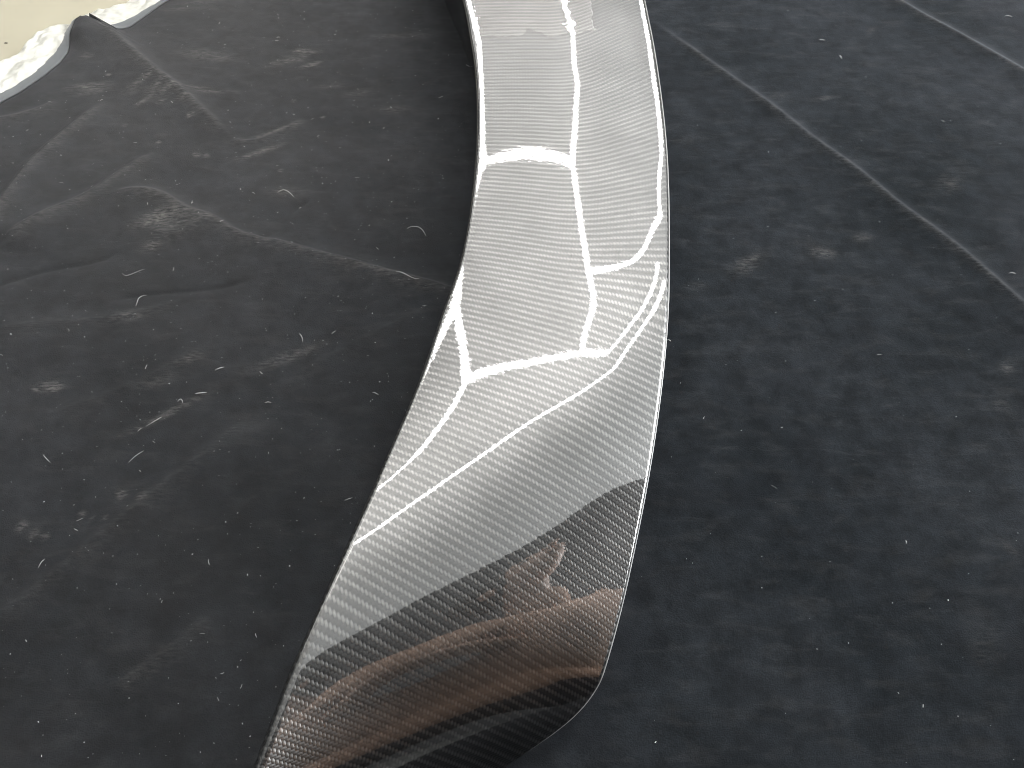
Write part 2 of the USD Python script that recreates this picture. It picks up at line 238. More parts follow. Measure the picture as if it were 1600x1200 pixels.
def cloth_fields(P):
    n0 = meshkit.fbm(np.c_[P * [5, 9], 0 * P[:, 0] + 3.3], 3, 1); n1 = meshkit.fbm(np.c_[P @ np.array([[.8, .6], [-.6, .8]]) * [9, 26], 0 * P[:, 0] + 1.7], 4, 2)
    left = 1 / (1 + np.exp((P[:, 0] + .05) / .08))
    h = .0025 + .0022 * n0 + (.0007 + .0021 * left) * n1
    dust = np.zeros(len(P)); streak = meshkit.fbm(np.c_[P * [60, 260], 0 * P[:, 0]], 3, 5) * .5 + .5; blot = meshkit.fbm(np.c_[P * 170, 0 * P[:, 0]], 3, 6) * .5 + .5
    for line, a, w1, w2, d in FOLDS:
        k = np.where(near(P, line, .12))[0]; Q = P[k]
        dist, side, s = polydist(Q, smooth_line(line)); w = np.where(side > 0, w1, w2)
        end = np.clip(s / .15, 0, 1) * np.clip((1 - s) / .15, 0, 1); end = end * end * (3 - 2 * end)
        x = dist / w; h[k] += .75 * a * end * (.75 * np.exp(-np.abs(x) ** 1.3) + .25 * np.exp(-np.abs(x) * 2.6))
        if d: 
            left_ = line[0][0] < 0; m_ = meshkit.fbm(np.c_[Q * 38, 0 * Q[:, 0] + 7], 3, 8) * .9 + .75
            wd = (np.where(side > 0, .0034, .0095) if left_ else np.where(side > 0, .0026, .0055)) * np.clip(m_, .5, 1.6)
            dust[k] += (1.0 if left_ else .9) * d * np.clip(m_, .15, 1.3) * (.5 + .8 * blot[k]) * end * np.exp(-(dist / wd) ** 1.6)  # crest dust also paints the highlight that runs along the fold
    for c, l, w, a, s in SCUFFS:
        k = np.where(np.abs(P - c).max(1) < 2.6 * max(l, w))[0]; r = P[k] - c; x = (r[:, 0] * math.cos(a) + r[:, 1] * math.sin(a)) / l; y = (-r[:, 0] * math.sin(a) + r[:, 1] * math.cos(a)) / w
        dust[k] += (1.25 if c[0] < 0 else .8) * s * np.exp(-x * x - y * y) * np.clip(streak[k] * 1.6 - .25, 0, 1.4)
    for c, r, s in SPOTS:
        k = np.where(np.abs(P - c).max(1) < 3 * r)[0]; x = np.hypot(P[k, 0] - c[0], P[k, 1] - c[1]) / r
        dust[k] += s / (1 + np.exp((x - 1) * 7)) * (.5 + .7 * blot[k])
    veil = (.052 * np.exp(-(((P[:, 0] + .5) / .40) ** 2 + ((P[:, 1] - .95) / .40) ** 2)) + .036 * left) * np.clip(.55 + .45 * n0 + .55 * n1 + .45 * blot, .15, 2)  # paler left of the cloth: dust, with its sheen painted in
    # the hem rides up over the fold at the edge
    arch = np.array([(-0.6058, 1.0346), (-0.6089, 1.0592)]); a, _, _ = polydist(P, arch); h += .012 * np.exp(-(a / .022) ** 2)
    return np.maximum(h, 0), np.clip(dust, 0, 1), np.clip(veil, 0, 1)
STEP = 0.0026
qs, ps = np.arange(-0.95, 1.30, STEP), np.arange(0, 1.50, STEP)
q, p = [a.ravel() for a in np.meshgrid(qs, ps, indexing='ij')]
pin = f_in(q); pp = p + pin * np.exp(-p / .07)
XY = O + q[:, None] * E1 + pp[:, None] * E2
keep = (XY[:, 1] > -0.10) & (XY[:, 0] < 1.25) & (XY[:, 1] < 1.75)
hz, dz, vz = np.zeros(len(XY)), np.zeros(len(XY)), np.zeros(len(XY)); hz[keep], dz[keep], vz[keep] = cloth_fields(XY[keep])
F = grid_faces(len(qs), len(ps)); F = F[keep[F].all(1)]
idx = np.unique(F); re = np.zeros(len(XY), int); re[idx] = np.arange(len(idx)); F = re[F][:, ::-1]
cloth_xyz = np.c_[XY[idx], hz[idx]]
sheet = thing('velvet_cloth', label='large black velvet cloth spread in soft folds beneath the carbon panel', cat='cloth')
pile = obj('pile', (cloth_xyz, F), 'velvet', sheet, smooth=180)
n_pts = len(pile.GetPointsAttr().Get())
tree = cKDTree(cloth_xyz[:, :2])
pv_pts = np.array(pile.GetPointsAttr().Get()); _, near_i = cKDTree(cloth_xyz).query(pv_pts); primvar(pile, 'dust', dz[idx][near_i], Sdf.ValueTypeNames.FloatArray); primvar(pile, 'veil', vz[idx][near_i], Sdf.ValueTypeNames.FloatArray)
def cloth_z(xy): return cloth_xyz[tree.query(np.atleast_2d(xy))[1], 2]
# pale selvage along the edge
hq = np.linspace(-0.62, 1.05, 700); a, b = f_in(hq), f_out(hq); b = np.minimum(b, a - .0065)
fray = .0008 * np.sign(np.sin(hq * 2400)) * (rng.random(len(hq)) > .4)
rows = []
for k, w in enumerate(np.linspace(0, 1, 7)):
    xy = O + hq[:, None] * E1 + ((a * (1 - w) + b * w) + (fray if k == 6 else 0))[:, None] * E2
    xin = O + hq[:, None] * E1 + a[:, None] * E2
    z = cloth_z(xin) * (1 - .55 * w) + .0008 + .0006 * math.sin(math.pi * w) - .001 * w
    rows.append(np.c_[xy, np.maximum(z, .0012)])
rows.append(rows[-1] - [0, 0, .0012])
hv = np.stack(rows, 1).reshape(-1, 3)
tag(obj('selvage', (hv, grid_faces(len(hq), 8)), 'hem_fabric', sheet, smooth=40), 'grey woven selvage strip along the cloth edge')

# crumpled white film under the edge of the cloth
FA = np.array([(-0.7881, 0.845), (-0.7409, 0.9306), (-0.7061, 0.9751), (-0.692, 0.9966), (-0.685, 1.0346), (-0.6718, 1.0542), (-0.6549, 1.0642), (-0.6353, 1.0609), (-0.6353, 1.0896), (-0.6144, 1.1068), (-0.5941, 1.1086), (-0.5785, 1.1333), (-0.5673, 1.1587), (-0.5397, 1.221), (-0.4925, 1.3231)])
FB = np.array([(-0.7473, 0.7553), (-0.7007, 0.832), (-0.6644, 0.865), (-0.6435, 0.8993), (-0.6246, 0.9306), (-0.6136, 0.957), (-0.6103, 0.9842), (-0.6143, 1.0186), (-0.6058, 1.0346), (-0.5846, 1.025), (-0.5555, 1.0186), (-0.5351, 1.0428), (-0.514, 1.0844), (-0.4906, 1.1226), (-0.4743, 1.155), (-0.4397, 1.221), (-0.3877, 1.3231)])
s = np.linspace(0, 1, 260); ra = smooth_line(FA, 260); rb = smooth_line(FB, 260)
ra = ra + (meshkit.fbm(np.c_[ra * 45, 0 * ra[:, 0]], 3, 9) * .006)[:, None] * np.array([-.84, .55])
w = np.linspace(0, 1, 60); G = ra[:, None] * (1 - w[None, :, None]) + rb[:, None] * w[None, :, None]; Gf_ = G.reshape(-1, 2)
cr = np.abs(meshkit.fbm(np.c_[Gf_ * [38, 30], 0 * Gf_[:, 0]], 4, 11)) * .014 + np.abs(meshkit.fbm(np.c_[Gf_ * 95, 0 * Gf_[:, 0] + 4], 3, 12)) * .0035
W = np.tile(w, 260); cr = cr * np.clip((1 - W) * 2.2, 0, 1) * np.clip(W * 9, .1, 1) - .0045
tag(obj('plastic_film', (np.c_[Gf_, cr], grid_faces(260, 60)[:, ::-1]), 'white_film', smooth=50), 'crumpled white plastic film showing past the cloth edge', 'plastic film')
cp = np.array([(-0.7224, 1.0322)])[0]; chip = trimesh.creation.icosphere(1, 1.0); chip.vertices *= [.0028, .0010, .0006]; chip.vertices += rng.normal(0, .0002, chip.vertices.shape); chip.apply_translation([*cp, -.0055])
tag(obj('dark_chip', chip, 'dark_chip'), 'tiny dark chip lying alone on the beige tabletop', 'debris')

# ------------------------------------------------------------------ the carbon panel
ZG = np.array([138633,139396,139958,140320,140480,140439,140195,139749,139100,138248,137191,135931,134466,132797,130923,128844,126560,135087,135878,136469,136860,137051,137041,136830,136415,135798,134977,133952,132721,131286,129646,127801,125751,123496,131850,132663,133279,133698,133919,133940,133761,133380,132795,132007,131015,129817,128414,126805,124991,122971,120747,128941,129766,130399,130839,131083,131132,130983,130634,130085,129332,128375,127213,125846,124274,122498,120518,118334,126373,127203,127843,128294,128553,128621,128495,128174,127656,126939,126021,124900,123577,122052,120324,118396,116267,124151,124977,125617,126070,126336,126413,126301,125999,125506,124821,123942,122867,121596,120127,118461,116597,114536,122265,123078,123709,124156,124419,124499,124394,124105,123632,122974,122131,121102,119885,118480,116885,115098,113120,120687,121479,122093,122527,122782,122858,122756,122475,122016,121382,120570,119583,118419,117078,115558,113859,111980,119395,120154,120739,121152,121393,121460,121356,121080,120634,120019,119237,118289,117175,115896,114450,112838,111058,118383,119051,119566,119930,120143,120202,120106,119852,119438,118862,118125,117229,116171,114950,113564,112011,110291,117623,118122,118514,118798,118972,119032,118971,118779,118443,117955,117304,116486,115495,114326,112977,111445,109728,117016,117379,117674,117902,118059,118139,118133,118028,117805,117443,116921,116220,115329,114236,112936,111425,109702,116474,116898,117252,117535,117742,117869,117911,117863,117717,117461,117076,116538,115823,114904,113758,112365,110721,116139,116690,117163,117555,117864,118085,118211,118236,118154,117960,117654,117231,116668,115937,115014,113873,112509,116025,116664,117222,117700,118095,118402,118613,118718,118704,118562,118289,117884,117336,116633,115758,114700,113444,116205,116895,117495,118005,118422,118741,118958,119064,119045,118888,118575,118088,117413,116535,115442,114123,112568,116923,117660,118277,118775,119151,119404,119531,119527,119384,119090,118620,117944,117023,115820,114318,112510,110398,118327,119092,119696,120142,120434,120576,120573,120424,120116,119626,118910,117913,116585,114883,112810,110382,107607,120186,120915,121442,121773,121922,121900,121701,121314,120711,119858,118706,117209,115335,113062,110394,107341,103909,122311,122898,123245,123362,123258,122940,122393,121596,120517,119118,117368,115240,112721,109806,106493,102783,98683,124656,124988,125042,124822,124328,123559,122499,121128,119421,117352,114905,112070,108842,105223,101219,96839,92095,127218,127173,126808,126120,125106,123763,122077,120033,117621,114831,111661,108111,104187,99899,95265,90304,85024,129937,129342,128403,127113,125464,123454,121077,118331,115218,111743,107912,103736,99229,94410,89295,83896,78222,132660,131319,129648,127636,125275,122561,119496,116085,112336,108260,103869,99182,94215,88986,83508,77790,71837,135069,132881,130401,127619,124530,121130,117423,113414,109113,104531,99684,94586,89254,83701,77939,71976,65817,136916,133887,130612,127088,123310,119276,114989,110451,105672,100660,95428,89987,84347,78520,72514,66339,60000,138145,134338,130335,126133,121729,117121,112310,107299,102092,96695,91116,85363,79442,73361,67127,60745,54222,138841,134333,129671,124856,119883,114751,109460,104010,98404,92645,86737,80685,74493,68166,61706,55118,48403,139106,133961,128701,123322,117824,112205,106464,100600,94616,88510,82286,75945,69488,62918,56236,49442,42537,139008,133278,127462,121560,115571,109495,103330,97075,90729,84290,77760,71137,64422,57614,50712,43716,36622,138574,132298,125966,119577,113131,106627,100062,93434,86742,79983,73156,66259,59290,52249,45132,37937,30662,137788,131017,124214,117379,110511,103607,96665,89683,82659,75589,68472,61305,54086,46814,39485,32098,24653,136635,129431,122210,114973,107717,100443,93146,85826,78480,71107,63703,56268,48798,41294,33753,26175,18559,135138,127555,119964,112364,104755,97135,89504,81860,74201,66528,58838,51130,43404,35658,27893,20108,12302,133340,125416,117487,109553,101614,93670,85719,77762,69797,61825,53845,45857,37859,29853,21838,13814,5780,131279,123035,114787,106537,98283,90026,81765,73500,65232,56959,48683,40402,32117,23828,15535,7237,-1065,128977,120424,111868,103308,94747,86182,77614,69044,60471,51895,43316,34734,26150,17562,8972,379,-8217,126449,117590,108727,99862,90994,82123,73250,64374,55495,46614,37730,28843,19954,11061,2167,-6731,-15631,123699,114533,105365,96194,87020,77844,68665,59483,50299,41112,31922,22729,13534,4336,-4864,-14067,-23273], float).reshape(39, 17) * 1e-6
LG = np.array([-130819,1201188,-102254,1103391,-80888,1025047,-65593,962560,-55245,912335,-48614,871131,-44063,837122,-40160,807324,-36700,772705,-33888,726141,-32351,674160,-32623,624731,-34459,577933,-37540,532963,-42015,493410,-47949,461825,-54592,432232,-61164,398900,-67597,365603,-73968,336956,-80240,311438,-86344,286592,-92213,262340,-97802,239153,-103165,217299,-108366,196926,-113402,177894,-118216,160143,-122610,144212,-126448,130223,-130001,116032,-133578,99793,-137235,83125,-140913,68000,-144336,54326,-147236,41672,-149583,30292,-151407,20612,-152738,13059], float).reshape(-1, 2) * 1e-6
RG = np.array([127397,1284405,144390,1163490,153560,1065437,157535,988520,158948,931013,159944,890175,160726,859200,161031,829787,160658,791713,159403,738362,156998,679447,153248,625677,148331,575404,142636,525613,137044,480170,132201,442767,127337,409522,121604,375937,115249,342612,108735,311217,102284,282597,96012,257052,89838,233516,83629,210885,77234,189248,70747,169409,65254,153837,61397,144162,57031,136994,49676,128604,38280,118916,22419,108492,2720,96773,-19952,83229,-44869,68566,-71214,53648,-97687,38756,-122866,24021,-145329,9578], float).reshape(-1, 2) * 1e-6
U0 = np.arange(39) * .5; T0 = np.linspace(0, 1, 17)
sz = RectBivariateSpline(U0, T0, ZG, kx=3, ky=3, s=0); cl, cr_ = CubicSpline(U0, LG), CubicSpline(U0, RG)
def surf(u, t):
    t1 = np.asarray(t)[..., None]
    P = np.concatenate([cl(u) * (1 - t1) + cr_(u) * t1, sz.ev(u, t)[..., None]], -1)
    Pu = np.concatenate([cl(u, 1) * (1 - t1) + cr_(u, 1) * t1, sz.ev(u, t, dx=1)[..., None]], -1)
    Pt = np.concatenate([cr_(u) - cl(u), sz.ev(u, t, dy=1)[..., None]], -1)
    n = np.cross(Pt, Pu); n /= np.linalg.norm(n, axis=-1, keepdims=True)
    return P, Pu, Pt, n
NUm, NTm = 620, 170
UMAX = U0[-1]
ug, tg = np.meshgrid(np.linspace(0.0, UMAX, NUm), np.linspace(0, 1, NTm), indexing='ij')
P, Pu, Pt, N = surf(ug, tg)
sgn = 1.0 if N[..., 2].mean() > 0 else -1.0; N = N * sgn
mid = P[:, NTm // 2]; arc = np.r_[0, np.cumsum(np.linalg.norm(np.diff(mid, axis=0), axis=1))]
wid = np.cumsum(np.concatenate([np.zeros((NUm, 1)), np.linalg.norm(np.diff(P, axis=1), axis=2)], 1), 1); wid = wid - wid[:, NTm // 2:NTm // 2 + 1]
# the fabric was draped over the form: its rows run askew where the lip rises and where the end turns down
lipshear = .70 * np.clip((8.0 - ug) / 4.0, 0, 1) ** 1.0 * np.clip((tg - .40) / .28, 0, 1)
rowshear = -.10 - .17 * np.clip((ug - 5) / 5.0, 0, 1)
dw = np.gradient(wid, axis=1); skew = np.cumsum((lipshear + rowshear * (1 - np.clip(lipshear * 2, 0, 1))) * dw, 1)
UV = np.stack([wid, arc[:, None] + skew - skew[:, NTm // 2:NTm // 2 + 1] * 0], -1)
def tows(Pt_, Pu_, N_):
    x = Pt_ / np.linalg.norm(Pt_, axis=-1, keepdims=True); y = np.cross(N_, x) ; y /= np.linalg.norm(y, axis=-1, keepdims=True)
    return (x + y) / math.sqrt(2), (x - y) / math.sqrt(2)
def panel_part(name, V, Nn, UVv, Ta, Tb, n, m, parent, flip=False, label=None):
    f = grid_faces(n, m); f = f[:, ::-1] if flip else f
    V_ = V.reshape(-1, 3); fn = np.cross(V_[f[:, 1]] - V_[f[:, 0]], V_[f[:, 2]] - V_[f[:, 0]])
    if (fn * Nn.reshape(-1, 3)[f[:, 0]]).sum() < 0: f = f[:, ::-1]
    ms = obj(name, (V_, f), 'carbon_twill', parent)
    ms.CreateNormalsAttr(Vt.Vec3fArray.FromNumpy(Nn.reshape(-1, 3).astype(np.float32))); ms.SetNormalsInterpolation('vertex')
    uv3 = np.c_[UVv.reshape(-1, 2), np.zeros(n * m)]
    primvar(ms, 'weave', uv3, Sdf.ValueTypeNames.Float3Array)
    primvar(ms, 'tow_a', Ta.reshape(-1, 3), Sdf.ValueTypeNames.Float3Array); primvar(ms, 'tow_b', Tb.reshape(-1, 3), Sdf.ValueTypeNames.Float3Array)
    return tag(ms, label)
panel = thing('carbon_spoiler', label='long curved glossy carbon fibre spoiler panel lying across the black cloth', cat='spoiler')
Ta, Tb = tows(Pt, Pu, N)
panel_part('top_panel', P, N, UV, Ta, Tb, NUm, NTm, panel)
def rim(edge, r0, name, label):
    k = 0 if edge == 'l' else NTm - 1
    E, n = P[:, k], N[:, k]; tan = np.gradient(E, axis=0); tan /= np.linalg.norm(tan, axis=1)[:, None]
    o = np.cross(tan, n); o /= np.linalg.norm(o, axis=1)[:, None]
    if (o * (P[:, k] - P[:, NTm // 2])).sum() < 0: o = -o
    r = np.minimum(r0, .9 * (E[:, 2] - .004))[:, None]
    th = np.linspace(0, math.radians(112), 15)
    V, Nn, uv = [], [], []
    sgn_u = -1 if edge == 'l' else 1
    for a in th:
        V.append(E + r * (math.sin(a) * o - (1 - math.cos(a)) * n)); Nn.append(math.sin(a) * o + math.cos(a) * n); uv.append(np.c_[wid[:, k] + sgn_u * r[:, 0] * a, UV[:, k, 1]])
    V, Nn, uv = np.stack(V, 1), np.stack(Nn, 1), np.stack(uv, 1)
    ta, tb = Ta[:, k:k + 1].repeat(15, 1), Tb[:, k:k + 1].repeat(15, 1)
    panel_part(name, V, Nn, uv, ta, tb, NUm, 15, panel, label=label)
    if edge == 'r':                                                # added pale bead stands in for the lit line along this edge
        c_ = (V[:, 8] + Nn[:, 8] * .0002)[::2]; bv, bf = tube_along(c_, .00055, 6); obj('lit_edge_bead', (bv, bf), 'lit_edge_grey', panel, smooth=60)
    # flange from the rolled edge down to the cloth, set in under the panel
    last, ln = V[:, -1], Nn[:, -1]; zc = np.minimum(.0035, last[:, 2] - .001)
    inset = np.c_[o[:, :2] / np.linalg.norm(o[:, :2], axis=1)[:, None] * (-.012), np.zeros(NUm)]
    foot = last + inset; foot[:, 2] = zc
    Wv = np.stack([last * (1 - x) + foot * x for x in np.linspace(0, 1, 5)], 1)
    wn = np.cross(np.gradient(last, axis=0), foot - last); wn /= np.linalg.norm(wn, axis=1)[:, None] + 1e-12; wn *= np.sign((wn * o).sum(1))[:, None]
    uvw = np.stack([np.c_[uv[:, -1, 0] + sgn_u * x * np.linalg.norm(foot - last, axis=1), arc] for x in np.linspace(0, 1, 5)], 1)
    panel_part('mounting_flange', Wv, wn[:, None].repeat(5, 1), uvw, ta[:, :5], tb[:, :5], NUm, 5, panel)
rim('l', .0045, 'rolled_edge', 'thin rolled inner edge of the panel')
rim('r', .0042, 'rolled_edge', 'thick rolled outer edge of the panel')
# end caps so that the shell is closed
for k in (0, NUm - 1):
    top = P[k, ::6]; bot = top.copy(); bot[:, 2] = .003
    v = np.stack([top, bot], 1).reshape(-1, 3); nn = np.cross(top[-1] - top[0], [0, 0, 1.0]); nn /= np.linalg.norm(nn); nn *= np.sign(nn @ (P[k, 80] - P[NUm // 2, 80]))
    cnt = len(top); uvc = np.stack([np.c_[wid[k, ::6], np.full(cnt, arc[k])], np.c_[wid[k, ::6], arc[k] - top[:, 2]]], 1)
    panel_part('end_cap', v.reshape(cnt, 2, 3), np.broadcast_to(nn, (cnt, 2, 3)), uvc, Ta[k, ::6][:, None].repeat(2, 1), Tb[k, ::6][:, None].repeat(2, 1), cnt, 2, panel)

# a scrap of clear wrinkled protective film still clings to the far part of the face
look('clear_film', {'t': ('transparent_bsdf', {'color': (0.985, 0.975, 0.97)}), 'g': ('glossy_bsdf', {'roughness': 0.03, 'color': (1, 1, 1)}), 'f': ('layer_weight', {'blend': 0.35}), 'q': ('math', {'math_type': 'power', 'value2': 2.2}), 'k': ('math', {'math_type': 'multiply_add', 'value2': 0.42, 'value3': 0.012}), 'm': ('mix_closure', {})},
     [('f.facing', 'q.value1'), ('q.value', 'k.value1'), ('k.value', 'm.fac'), ('t.BSDF', 'm.closure1'), ('g.BSDF', 'm.closure2')], surface='m.closure')
nf, mf = 240, 160
uf, tf = np.meshgrid(np.linspace(0.4, 1, nf), np.linspace(0.03, .66, mf), indexing='ij')
edge_ = 2.55 + .9 * meshkit.fbm(np.c_[tf.ravel() * 5, 0 * tf.ravel(), 0 * tf.ravel() + 2], 4, 21).reshape(nf, mf)
uf = 0.3 + (edge_ - 0.3) * (uf - .4) / .6
tf = .03 + (tf - .03) * (1 + .12 * meshkit.fbm(np.c_[uf.ravel() * 2.4, 0 * uf.ravel(), 0 * uf.ravel() + 9], 4, 27).reshape(nf, mf))
PF, _, _, NF = surf(uf, tf); NF = NF * sgn
wr_ = meshkit.fbm(np.c_[uf.ravel() * 3.2 + tf.ravel() * 2.2, tf.ravel() * 3.0, 0 * tf.ravel()], 4, 23).reshape(nf, mf)
wf = .0011 + .0028 * np.clip(1 - np.abs(wr_) * 5, 0, 1) ** 2 * np.clip(tf * 14 - .5, 0, 1) + .0005 * wr_
PF = PF + NF * np.maximum(wf, .0006)[..., None]
tag(obj('protective_film', (PF.reshape(-1, 3), grid_faces(nf, mf)[:, ::-1]), 'clear_film', smooth=60), 'clear wrinkled protective film clinging to the far end of the carbon panel', 'plastic film')

# ------------------------------------------------------------------ dust and lint
def specks(n, sampler, size, name, label, zfun):
    ico = trimesh.creation.octahedron() if hasattr(trimesh.creation, 'octahedron') else trimesh.creation.icosphere(0, 1.0)
    V, Fc = [], []
    for i in range(n):
        xy = sampler(); r = size * rng.lognormal(0, .38); a = rng.random() * 6.28; e = rng.choice([1, 1, 1.4, 2.2])
        v = np.array(ico.vertices) * [r * e, r / math.sqrt(e), r * .6]; v = v @ np.array([[math.cos(a), math.sin(a), 0], [-math.sin(a), math.cos(a), 0], [0, 0, 1]])
        V.append(np.c_[v[:, :2] + xy, v[:, 2] + r * .5]); Fc.append(np.array(ico.faces) + i * len(ico.vertices))
    V = np.vstack(V); V[:, 2] += zfun(V[:, :2]); return tag(obj(name, (V, np.vstack(Fc)), 'dust_grain'), label, 'dust', kind='stuff')
def on_cloth():
    while True:
        y = .06 + 1.05 * rng.random() ** 1.2; x = rng.uniform(-.85, .85)
        dens = (1.0 if x < -.02 else .14) * (1.0 if y < .75 else .55)
        if rng.random() > dens: continue
        if x < -.1 and qp([[x, y]])[0, 1] < .03: continue
        if cell.query([x, y])[0] < .004: continue
        return np.array([x, y])
cell = cKDTree(P[::4, ::6, :2].reshape(-1, 2))
specks(1900, on_cloth, .00021, 'dust_specks', 'fine pale dust specks scattered over the black velvet', cloth_z)
def fibre(pts, r, label, group=None):
    r = r * .58
    line = smooth_line(pts, 14) if len(pts) > 2 else np.array([np.array(pts[0]) * (1 - x) + np.array(pts[1]) * x for x in np.linspace(0, 1, 6)])
    z = cloth_z(line) + r + .0004 + .0012 * np.sin(np.linspace(0, math.pi, len(line)))
    v, f = tube_along(np.c_[line, z], r * np.sin(np.linspace(.35, math.pi - .35, len(line))), 5)
    tag(obj('lint_fibre', (v, f), 'lint_thread', smooth=60), label, 'lint', group)
for pts, r, label in [
 ([(-0.3919, 0.5292), (-0.3921, 0.5371), (-0.3916, 0.5425), (-0.3864, 0.5461)], .00038, 'pale hooked lint fibre beside the shallow crease on the left of the cloth'),
 ([(-0.4193, 0.5754), (-0.412, 0.5717), (-0.4054, 0.5754), (-0.3973, 0.5811)], .00024, 'thin V-shaped lint fibre above the shallow crease on the left'),
 ([(-0.2165, 0.4932), (-0.2132, 0.4891), (-0.2109, 0.4825)], .00036, 'short bent lint fibre between the long crest fold and the scattered dust'),
 ([(-0.3045, 0.419), (-0.2994, 0.4186), (-0.2937, 0.4205)], .00055, 'brightest short white lint fibre on the left half of the cloth'),
 ([(-0.2913, 0.4465), (-0.2872, 0.448), (-0.2833, 0.4504)], .00048, 'short white lint fibre just above the brightest one'),
 ([(-0.3188, 0.4094), (-0.3163, 0.4116), (-0.3135, 0.4079)], .00036, 'tiny angled lint fibre left of the brightest one'),
 ([(-0.4273, 0.3517), (-0.4238, 0.3484), (-0.4181, 0.3437)], .00034, 'straight lint fibre above the row of round dried spots'),
 ([(-0.347, 0.3437), (-0.3422, 0.3497), (-0.3368, 0.3558)], .00026, 'long thin diagonal lint fibre right of the straight one'),
 ([(-0.3379, 0.3863), (-0.3342, 0.3884), (-0.3311, 0.3905), (-0.3417, 0.3827)], .00030, 'kinked lint fibre under the brightest white one'),
 ([(-0.2358, 0.4086), (-0.2297, 0.409)], .00030, 'tiny level lint fibre left of the panel'),
 ([(-0.1344, 0.4205), (-0.1312, 0.419), (-0.128, 0.4175)], .00036, 'small straight lint fibre nearest the inner panel edge'),
 ([(-0.1183, 0.6441), (-0.1105, 0.6472), (-0.1046, 0.6451), (-0.0999, 0.64), (-0.0965, 0.6329)], .00032, 'curled hair-like lint fibre near the inner panel edge'),
 ([(-0.1237, 0.5717), (-0.1173, 0.5689), (-0.11, 0.5643), (-0.0981, 0.5606)], .00040, 'bright lint fibre lying on the crest of the long fold'),
 ([(-0.2745, 0.7038), (-0.2682, 0.7072), (-0.2616, 0.7038), (-0.2544, 0.6961)], .00034, 'arched lint fibre on a pale scuff in the upper left of the cloth'),
 ([(-0.3918, 0.2427), (-0.3905, 0.2466), (-0.3897, 0.2506)], .00034, 'short lint fibre below the round dried spots'),
 ([(-0.2025, 0.1895), (-0.2013, 0.1859)], .00030, 'small lint fibre low on the left of the cloth'),
 ([(-0.1469, 0.3058), (-0.1436, 0.3064), (-0.1405, 0.3083)], .00026, 'faint curved lint fibre beside the lower inner panel edge'),
 ([(0.4515, 0.9842), (0.4532, 0.9766)], .00050, 'stubby white lint fibre between the two straight folds on the right'),
 ([(0.4329, 1.0234), (0.4405, 1.021)], .00042, 'level lint fibre below the upper straight fold on the right'),
 ([(0.7168, 1.0844), (0.7274, 1.0827)], .00042, 'level lint fibre above the upper straight fold'),
 ([(0.5364, 0.5773), (0.5437, 0.5764)], .00036, 'level lint fibre above the lower straight fold at the right'),
 ([(0.1567, 0.4849), (0.1604, 0.4833)], .00045, 'small white lint fibre touching the outer panel edge'),
 ([(0.3345, 0.2684), (0.3342, 0.2655)], .00040, 'lone upright lint fibre on the lower right of the cloth')]:
    fibre(pts, r, label)
def extra_lint():
    V, Fc, n = [], [], 0
    for i in range(110):
        xy = on_cloth(); a = rng.random() * 6.28; l = rng.uniform(.002, .006); bend = rng.normal(0, .35)
        t = np.linspace(-.5, .5, 6); line = xy + l * np.c_[t * math.cos(a) - bend * t * t * math.sin(a), t * math.sin(a) + bend * t * t * math.cos(a)]
        v, f = tube_along(np.c_[line, cloth_z(line) + .0006], rng.uniform(.00006, .00014), 4); V.append(v); Fc.append(f + n); n += len(v)
    tag(obj('fine_lint', (np.vstack(V), np.vstack(Fc)), 'lint_thread'), 'fine short hairs of lint scattered over the black velvet', 'lint', kind='stuff')
extra_lint()

# ------------------------------------------------------------------ the hexagon light below the ceiling
lamp = thing('hexagon_light', (HEX_AT[0], HEX_AT[1], LAMP_Z), label='ceiling light of lit white tubes joined in hexagons, mirrored in the panel', cat='light')
A_, B_, C_, D_, E_, F_, L_ = (-.24, 2.80), (.36, 2.82), (.43, 2.25), (.57, 1.74), (-.22, 1.99), (-.47, 2.38), (-.17, 1.65)
runs = [[B_, C_, D_, E_, F_, A_], [E_, L_], [B_, (.43, 3.0), (.51, 3.3), (.46, 3.64), (.44, 4.1), (.44, 4.7)], [A_, (-.36, 3.2), (-.42, 3.46), (-.42, 4.1), (-.42, 4.7)],
        [C_, (.64, 2.27), (.78, 2.32), (.92, 2.48), (1.09, 2.75), (1.28, 2.98), (1.36, 3.2), (1.34, 3.75), (1.36, 4.1), (1.38, 4.7)], [D_, (.84, 1.62), (.95, 1.76), (1.05, 2.36)],
        [(-.9, 1.10), (-.3, 1.12), (.24, 1.15), (.36, 1.17), (.73, 1.29), (1.0, 1.45), (1.06, 1.7), (1.10, 2.1)], [F_, (-.6, 2.27), (-.95, 2.05)], [L_, (-.55, 1.48), (-.95, 1.45)]]
segs = [(a, b, TUBE_R) for r in runs for a, b in zip(r[:-1], r[1:])]
segs += [(A_, B_, .0085)]      # one slimmer tube
ends = {}
def add_tube(parent, a, b, r, at=(0, 0)):
    A, B = np.array([a[0] - at[0], a[1] - at[1], 0]), np.array([b[0] - at[0], b[1] - at[1], 0]); d = B - A; l = np.linalg.norm(d)
    c = trimesh.creation.cylinder(r, l - .012, sections=12); T = trimesh.geometry.align_vectors([0, 0, 1], d / l); T[:3, 3] = (A + B) / 2; c.apply_transform(T)
    obj('led_tube', c, 'lit_tube', parent)
for a, b, r in segs:
    add_tube(lamp, a, b, r, HEX_AT)
    for e in (a, b): ends[e] = e
for e in ends.values():
    c = trimesh.creation.cylinder(TUBE_R * .8, .012, sections=12); c.apply_translation([e[0] - HEX_AT[0], e[1] - HEX_AT[1], 0.004]); obj('connector', c, 'aluminium', lamp)
